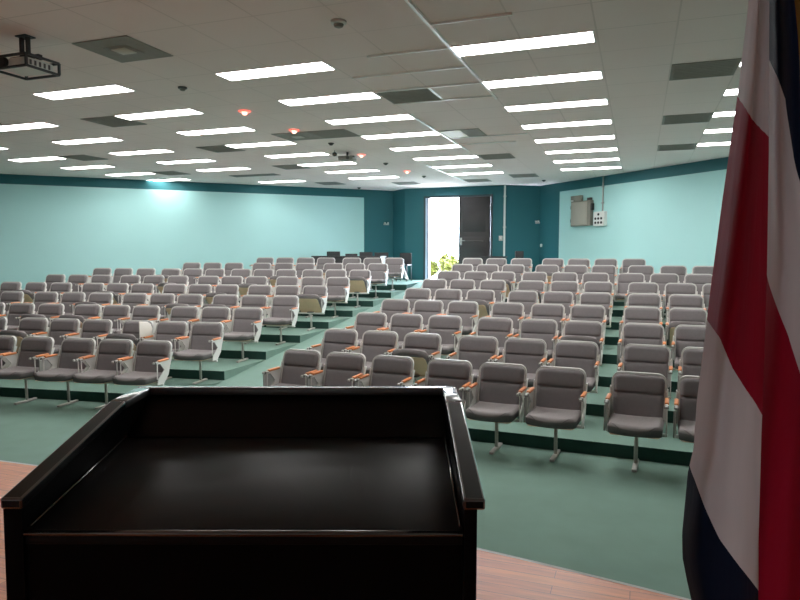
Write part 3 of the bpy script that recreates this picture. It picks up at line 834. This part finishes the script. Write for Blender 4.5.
RIGHT = {1: [0.03, 0.59], 2: [0.1, 0.67], 3: [0.07, 0.65], 4: [0.06, 0.62], 5: [0.09, 0.66], 6: [0.08, 0.64, 1.19], 7: [-0.13, 0.43, 0.99], 8: [0.04, 0.62, 1.18], 9: [-0.1]}
# seats seen tipped up (row, place counted from the ramp aisle or, in the third bank, from the step aisle)
FOLD_L = {(2, 3), (3, 7), (4, 4), (4, 7), (4, 3), (5, 1), (5, 4), (5, 8), (6, 7), (6, 4), (7, 1), (7, 4), (7, 9), (8, 3), (3, 6), (5, 11), (2, 6)}
FOLD_M = {(2, 3), (5, 3), (7, 3), (3, 6), (6, 4), (8, 4)}
FOLD_R = {(6, 1), (4, 2)}
protos = {}
def seat_at(kind, loc, rz, lab, grp):
    if kind not in protos:
        o = protos[kind] = make_seat(kind.startswith('up'), kind == 'tab', not kind.endswith('plain'))
    else:
        o = copy_tree(protos[kind])
    o.location = loc; o.rotation_euler = (0, 0, rz); o['label'] = lab; o['group'] = grp
    return o
for bank, line, slope, xsd, fold, nm, aisle, grp in (
        ('L', line_l, S_L, LEFT, FOLD_L, 'widest bank', 'ramp aisle', 'grey seats in the widest bank across the ramp aisle'),
        ('M', line_m, S_M, MID, FOLD_M, 'middle bank', 'ramp aisle', 'grey seats in the middle bank'),
        ('R', line_m, S_M, RIGHT, FOLD_R, 'bank by the flag', 'step aisle', 'grey seats in the bank by the flag')):
    for k in range(1, 10):
        xl = list(xsd[k][::-1] if bank == 'L' else xsd[k])
        for j in range(1, len(xl)):
            g = xl[j] - xl[j - 1]
            if abs(g) < 0.528: xl[j] = xl[j - 1] + math.copysign(0.528, g)
        for j, x in enumerate(xl):
            up = (k, j + 1) in fold
            kind = 'up' if up else 'down'
            if bank == 'L' and not ((k, j + 1) == (1, 3) or (k * 7 + j * 3) % 11 == 0): kind += '_plain'
            if bank == 'L' and (k, j + 1) == (2, 2): kind = 'tab'
            if kind == 'tab':
                lab = 'grey auditorium seat with white tablet raised, second row of the widest bank'
            else:
                lab = 'grey %s seat, %s row of the %s, %s from the %s' % ('tipped-up' if up else 'cushioned', ORD[k], nm, ORD[j + 1], aisle)
            seat_at(kind, (x, line(k, x), RISE * (k - 1)), math.atan(slope) + (random.uniform(-0.012, 0.012) if k < 9 else 0), lab, grp)

# white cloth hung over the last seat's arm, by the doorway
prof = [(0.36, 0.30), (0.335, 0.40), (0.30, 0.50), (0.278, 0.585), (0.27, 0.612), (0.257, 0.624), (0.243, 0.627), (0.229, 0.624), (0.217, 0.61), (0.214, 0.57), (0.214, 0.53)]
b = MB(); nu = 10; vs = []
for j, (px, pz) in enumerate(prof):
    for i in range(nu + 1):
        u = i / nu
        w = max(0, (0.58 - pz)) if px > 0.25 else 0
        vs.append((px + w * 0.16 * math.sin(u * 10 + 0.6), -0.325 + 0.16 * u + w * 0.25 * (u - 0.5), pz + w * 0.12 * math.sin(u * 7)))
b.faces(vs, [(j * (nu + 1) + i, j * (nu + 1) + i + 1, (j + 1) * (nu + 1) + i + 1, (j + 1) * (nu + 1) + i) for j in range(len(prof) - 1) for i in range(nu)], M['cloth_white'], True)
c = b.build('white_cloth', loc=(LEFT[9][-1], line_l(9, LEFT[9][-1]), RISE * 8)); c.rotation_euler = (0, 0, math.atan(S_L))
tag(c, 'white cloth draped over the arm of the last row seat by the doorway', 'cloth')

# ------------------------------------------------------------------ lectern
YAW = 0.3522
e = empty('lectern', 'large glossy black lectern on the stage, raised rim round its reading board', 'lectern', (0, 0, SZ), YAW)
XA, XB = -0.609, 0.131           # outer width of the rim
YN, YK, YF = 0.964, 1.346, 1.502 # near end, kink of the rail, far end
zN, zF = 1.490 - SZ, 1.5545 - SZ
zs0, zs1 = 1.435 - SZ, 1.475 - SZ
BL, RL, TP = M['black'], M['black_rail'], M['black_top']
bx0, bx1 = XA + 0.0015, XB - 0.012
for s, x0, x1 in ((-1, bx0, XA + 0.030), (1, XB - 0.032, bx1)):
    q = MB(); q.prism([(YN + 0.006, 0.002), (YF - 0.006, 0.002), (YF - 0.006, zF - 0.019), (YK, zF - 0.019), (YN + 0.006, zN - 0.019)], 'x', x0, x1, BL)
    q.build('side_panel', e)
q = MB()
q.prism([(YF - 0.055, 0.002), (YF - 0.006, 0.002), (YF - 0.006, zF - 0.019), (YF - 0.014, zF - 0.019), (YK + 0.002, zs1 + 0.002), (YK + 0.002, zs1 - 0.02), (YF - 0.055, zs1 - 0.02)], 'x', XA + 0.0305, XB - 0.0325, BL)
q.build('front_panel', e)
q = MB(); q.prism([(YN + 0.010, zs0 - 0.022), (YK + 0.001, zs1 - 0.018), (YK + 0.001, zs1), (YN + 0.012, zs0)], 'x', XA + 0.0305, XB - 0.0325, TP, 0.002)
q.build('reading_board', e)
q = MB(); q.box((XA + 0.0305, YN + 0.014, 0.62), (XB - 0.0325, YN + 0.03, zs0 - 0.0225), BL); q.build('apron', e)
q = MB(); q.box((XA + 0.0305, YN + 0.03, 0.40), (XB - 0.0325, YF - 0.06, 0.42), BL); q.build('shelf', e)
q = MB(); q.tube([(XA + 0.0312, YN + 0.011, zs0 - 0.004), (XB - 0.0332, YN + 0.011, zs0 - 0.004)], 0.0052, M['black_edge'], 12); q.build('board_lip', e)
for xx in (XA + 0.0345, XB - 0.0365):  # beads added so the black joints catch a thin highlight
    q = MB(); q.tube([(xx, YN + 0.018, zs0 + 0.0035), (xx, YK - 0.004, zs1 + 0.0035)], 0.0026, M['black_edge'], 8); q.build('glint_bead', e)
# rim: two sloped side rails, and the level cap that turns the corners
for x0, x1 in ((XA, XA + 0.034), (XB - 0.034, XB)):
    q = MB(); q.prism([(YN, zN - 0.018), (YK - 0.001, zF - 0.018), (YK - 0.001, zF), (YN, zN)], 'x', x0, x1, RL, 0.004, M['black_edge']); q.build('side_rail', e)
q = MB()
q.box((XA, YF - 0.022, zF - 0.018), (XB, YF, zF), M['black_cap'], 0.003, 2)
for x0, x1 in ((XA, XA + 0.034), (XB - 0.034, XB)):
    q.box((x0, YK, zF - 0.018), (x1, YF - 0.0222, zF), M['black_cap'], 0.003, 2)
q.build('front_cap', e)
q = MB(); q.box((bx0 - 0.01, YN, 0.0005), (bx1 + 0.01, YF, 0.0018), BL); q.build('plinth', e)

# ------------------------------------------------------------------ flag
def interp(tab, t):
    if t <= tab[0][0]: return tab[0][1]
    for (a, va), (c_, vc) in zip(tab, tab[1:]):
        if t <= c_: return va + (vc - va) * (t - a) / (c_ - a)
    return tab[-1][1]
# outlines of the hanging cloth in metres (height above the hall floor, offset across) in the flag's own upright frame
F, CX, HY = 648.95, 400.0, 255.4
DF = 1.15
def mx_(px): return (px - CX) / F * DF
def mz_(py): return 1.86 - (py - HY) / F * DF
edge_l = [(-170, 760), (-80, 755), (0, 748), (95, 737), (200, 722), (300, 709), (345, 704), (400, 697), (447, 694), (473, 688), (533, 682.5), (557, 683), (580, 687.5), (600, 692), (640, 702), (700, 716)]
fold_c = [(-170, 769), (150, 768.5), (267, 767), (400, 763), (433, 761.7), (540, 759), (600, 759), (700, 759)]
edge_r = [(-170, 790), (0, 794), (30, 797), (60, 799), (110, 801), (160, 806), (250, 824), (400, 846), (600, 860), (700, 862)]
# heights where one band meets the next, along each panel
wr_l = [(0.0, 94), (0.30, 106), (0.55, 118), (0.8, 127), (1.0, 134)]
rw_l = [(0.0, 318), (0.25, 336), (0.5, 366), (0.72, 386), (0.88, 400), (1.0, 413)]
wb_l = [(0.0, 448), (0.10, 462), (0.28, 492), (0.5, 524), (0.75, 551), (1.0, 575)]
bw_r = [(0.0, 48), (0.10, 58), (0.35, 76), (0.55, 96), (0.66, 138), (0.72, 166), (0.82, 195), (1.0, 245)]
wr_r = [(0.0, 264), (0.04, 268), (0.09, 280), (0.22, 303), (0.37, 330), (0.46, 355), (0.6, 395), (1.0, 470)]
fe = empty('flag', 'five-band flag of blue, white and red cloth hanging from a pole on stage', 'flag', (0, 0, SZ), YAW)
def panel(name, left, right, bands, depth, nu=40, nv=150, y0=-170, y1=690):
    bmm = bmesh.new(); uvl = bmm.loops.layers.uv.new('bands'); grid = []; sval = []
    for j in range(nv + 1):
        py = y0 + (y1 - y0) * j / nv; row = []; sr = []
        for i in range(nu + 1):
            t = i / nu
            xa, xb = interp(left, py), interp(right, py)
            d = depth(t, py)
            px = xa + (xb - xa) * t
            v_ = (py - 300.0) / F
            k_ = d / (math.cos(0.0686) - v_ * math.sin(0.0686))
            row.append(bmm.verts.new(((px - CX) / F * k_, d, 1.86 - (math.sin(0.0686) + v_ * math.cos(0.0686)) * k_ - SZ)))
            sr.append(interp([(f(t), s) for f, s in bands], py))
        grid.append(row); sval.append(sr)
    for j in range(nv):
        for i in range(nu):
            f = bmm.faces.new([grid[j][i], grid[j + 1][i], grid[j + 1][i + 1], grid[j][i + 1]]); f.smooth = True
            for lp_, (jj, ii) in zip(f.loops, ((j, i), (j + 1, i), (j + 1, i + 1), (j, i + 1))):
                lp_[uvl].uv = (sval[jj][ii] / 6.0, jj / nv)
    me = bpy.data.meshes.new(name); bmm.to_mesh(me); bmm.free(); me.materials.append(M['flag'])
    o = bpy.data.objects.new(name, me); COL.objects.link(o); o.parent = fe
    return o
def dl(t, py):
    return DF + 0.045 - 0.085 * math.sin(PI * min(1, t * 0.92 + 0.06)) ** 0.9 + 0.010 * math.sin(t * 8 + py * 0.006) + 0.012 * max(0, 1 - t * 5)
def dr(t, py):
    return DF + 0.075 - 0.05 * math.sin(PI * min(1, t * 0.9 + 0.02)) + 0.014 * math.sin(t * 9 + 1.0 + py * 0.004)
panel('flag_front_fold', edge_l, fold_c, [(lambda t: -420, 1.02), (lambda t: interp(wr_l, t), 2.0), (lambda t: interp(rw_l, t), 4.0), (lambda t: interp(wb_l, t), 5.0), (lambda t: 1500, 5.98)], dl)
panel('flag_rear_fold', [(a, v - 3 - max(0, (a - 300) * 0.05)) for a, v in fold_c], edge_r, [(lambda t: -420, 0.02), (lambda t: interp(bw_r, t), 1.0), (lambda t: interp(wr_r, t), 2.0), (lambda t: interp(wr_r, t) + 420, 4.0), (lambda t: 1800, 4.98)], dr)
# cloth hanging on the far side of the pole closes the drape
q = MB()
px_, py_ = (786 - CX) / F * (DF + 0.115), DF + 0.115
q.tube([(px_, py_, 0.03), (px_, py_, 2.35)], 0.014, M['pole'], 12); q.build('flag_pole', fe)
q = MB(); q.lathe([(0.15, 0.001), (0.15, 0.02), (0.09, 0.05), (0.03, 0.12), (0.022, 0.16)], M['pole'], 24, (px_, py_, 0)); q.build('pole_base', fe)
q = MB(); q.lathe([(0.012, 0), (0.03, 0.02), (0.024, 0.05), (0.006, 0.11)], M['pole'], 14, (px_, py_, 2.351)); q.build('pole_finial', fe)

# ------------------------------------------------------------------ outside the doorway
b = MB(); b.box((-16, 17.25, 1.05), (5, 40, 1.17), M['ground']); struct(b.build('outside_ground'))
rnd = random.Random(3)
def shrub(lab, cx, cy, w, h, n, flowers=0):
    e = empty('shrub', lab, 'shrub', (cx, cy, 1.17), 0, 'sunlit shrubs outside the doorway')
    q = MB()
    for i in range(7):
        a = i * 2 * PI / 7
        q.tube([(0.06 * math.cos(a), 0.06 * math.sin(a), 0.0), (w * 0.25 * math.cos(a), w * 0.25 * math.sin(a), h * 0.4), (w * 0.4 * math.cos(a), w * 0.4 * math.sin(a), h * 0.8)], [0.02, 0.013, 0.006], M['stem'], 6)
    q.build('stems', e)
    q = MB()
    for i in range(n):
        while True:
            p = Vector((rnd.uniform(-1, 1), rnd.uniform(-1, 1), rnd.uniform(-1, 1)))
            if 0.35 < p.length < 1: break
        c = Vector((p.x * w / 2, p.y * w / 2, h * 0.52 + p.z * h * 0.48))
        a, l, wd = rnd.uniform(0, 2 * PI), rnd.uniform(0.12, 0.20), rnd.uniform(0.045, 0.075)
        d = Vector((math.cos(a), math.sin(a), rnd.uniform(-0.4, 0.9))).normalized(); s = d.cross(Vector((0, 0, 1))).normalized() * wd
        q.faces([c - d * l / 2, c + s, c + d * l / 2, c - s], [(0, 1, 2, 3)], M['leaf'])
    q.build('foliage', e)
    if flowers:
        q = MB()
        for i in range(flowers):
            a = rnd.uniform(0, 2 * PI); c = Vector((w * 0.5 * math.cos(a), w * 0.5 * math.sin(a), h * rnd.uniform(0.75, 1.05)))
            q.lathe([(0.01, -0.03), (0.05, 0), (0.03, 0.03)], M['petal'], 7, c)
        q.build('blossoms', e)
shrub('sunlit green shrub outside the doorway, against the open jamb', -6.42, 20.3, 0.58, 0.56, 900)
shrub('sunlit green shrub set back outside the doorway, second from the open jamb', -6.15, 21.35, 0.62, 0.78, 900)
shrub('sunlit green shrub outside the doorway, second from the dark leaf', -5.62, 20.3, 0.58, 0.66, 900)
shrub('sunlit shrub with pink blossoms outside, right by the dark door leaf', -5.35, 21.35, 0.62, 0.88, 800, 14)

# ------------------------------------------------------------------ light from outside
w = bpy.data.worlds.new('daylight'); scene.world = w; w.use_nodes = True
nt = w.node_tree; nt.nodes.clear()
o_ = nt.nodes.new('ShaderNodeOutputWorld'); bg = nt.nodes.new('ShaderNodeBackground')
sky = nt.nodes.new('ShaderNodeTexSky'); sky.sky_type = 'HOSEK_WILKIE'; sky.turbidity = 6.0; sky.sun_direction = (0.3, -0.5, 0.75); sky.ground_albedo = 0.6
mixn = nt.nodes.new('ShaderNodeMix'); mixn.data_type = 'RGBA'; mixn.inputs['Factor'].default_value = 0.75; mixn.inputs['B'].default_value = (0.72, 0.83, 1.0, 1)
nt.links.new(sky.outputs[0], mixn.inputs['A']); nt.links.new(mixn.outputs['Result'], bg.inputs[0]); bg.inputs[1].default_value = 42.0
nt.links.new(bg.outputs[0], o_.inputs[0])
po = bpy.data.lights.new('doorway_portal', 'AREA'); po.shape = 'RECTANGLE'; po.size = 1.8; po.size_y = 2.2; po.cycles.is_portal = True
pp = bpy.data.objects.new('doorway_portal', po); COL.objects.link(pp); pp.location = (-4.6, 17.16, 2.3); pp.rotation_euler = (-PI / 2, 0, 0)
sun = bpy.data.lights.new('sun', 'SUN'); sun.energy = 3.0; sun.angle = 0.02; sun.color = (1, 0.96, 0.9)
so = bpy.data.objects.new('sun', sun); COL.objects.link(so); so.rotation_euler = (math.radians(38), 0, math.radians(20))

# ------------------------------------------------------------------ camera
cam = bpy.data.cameras.new('camera'); co = bpy.data.objects.new('camera', cam); COL.objects.link(co)
cam.sensor_width = 36.0; cam.lens = 648.95 * 36.0 / 800.0; cam.clip_start = 0.05; cam.clip_end = 200
P_, R_ = 0.0686, 0.002
co.matrix_world = Matrix.Translation((0, 0, 1.86)) @ Matrix.Rotation(YAW, 4, 'Z') @ Matrix.Rotation(PI / 2 - P_, 4, 'X') @ Matrix.Rotation(R_, 4, 'Z')
scene.camera = co

scene.view_settings.view_transform = 'Standard'
scene.view_settings.look = 'None'
scene.view_settings.exposure = 1.15
scene.view_settings.gamma = 1.08
scene.cycles.use_denoising = True
scene.cycles.max_bounces = 10
scene.cycles.diffuse_bounces = 6
scene.cycles.sample_clamp_indirect = 6.0
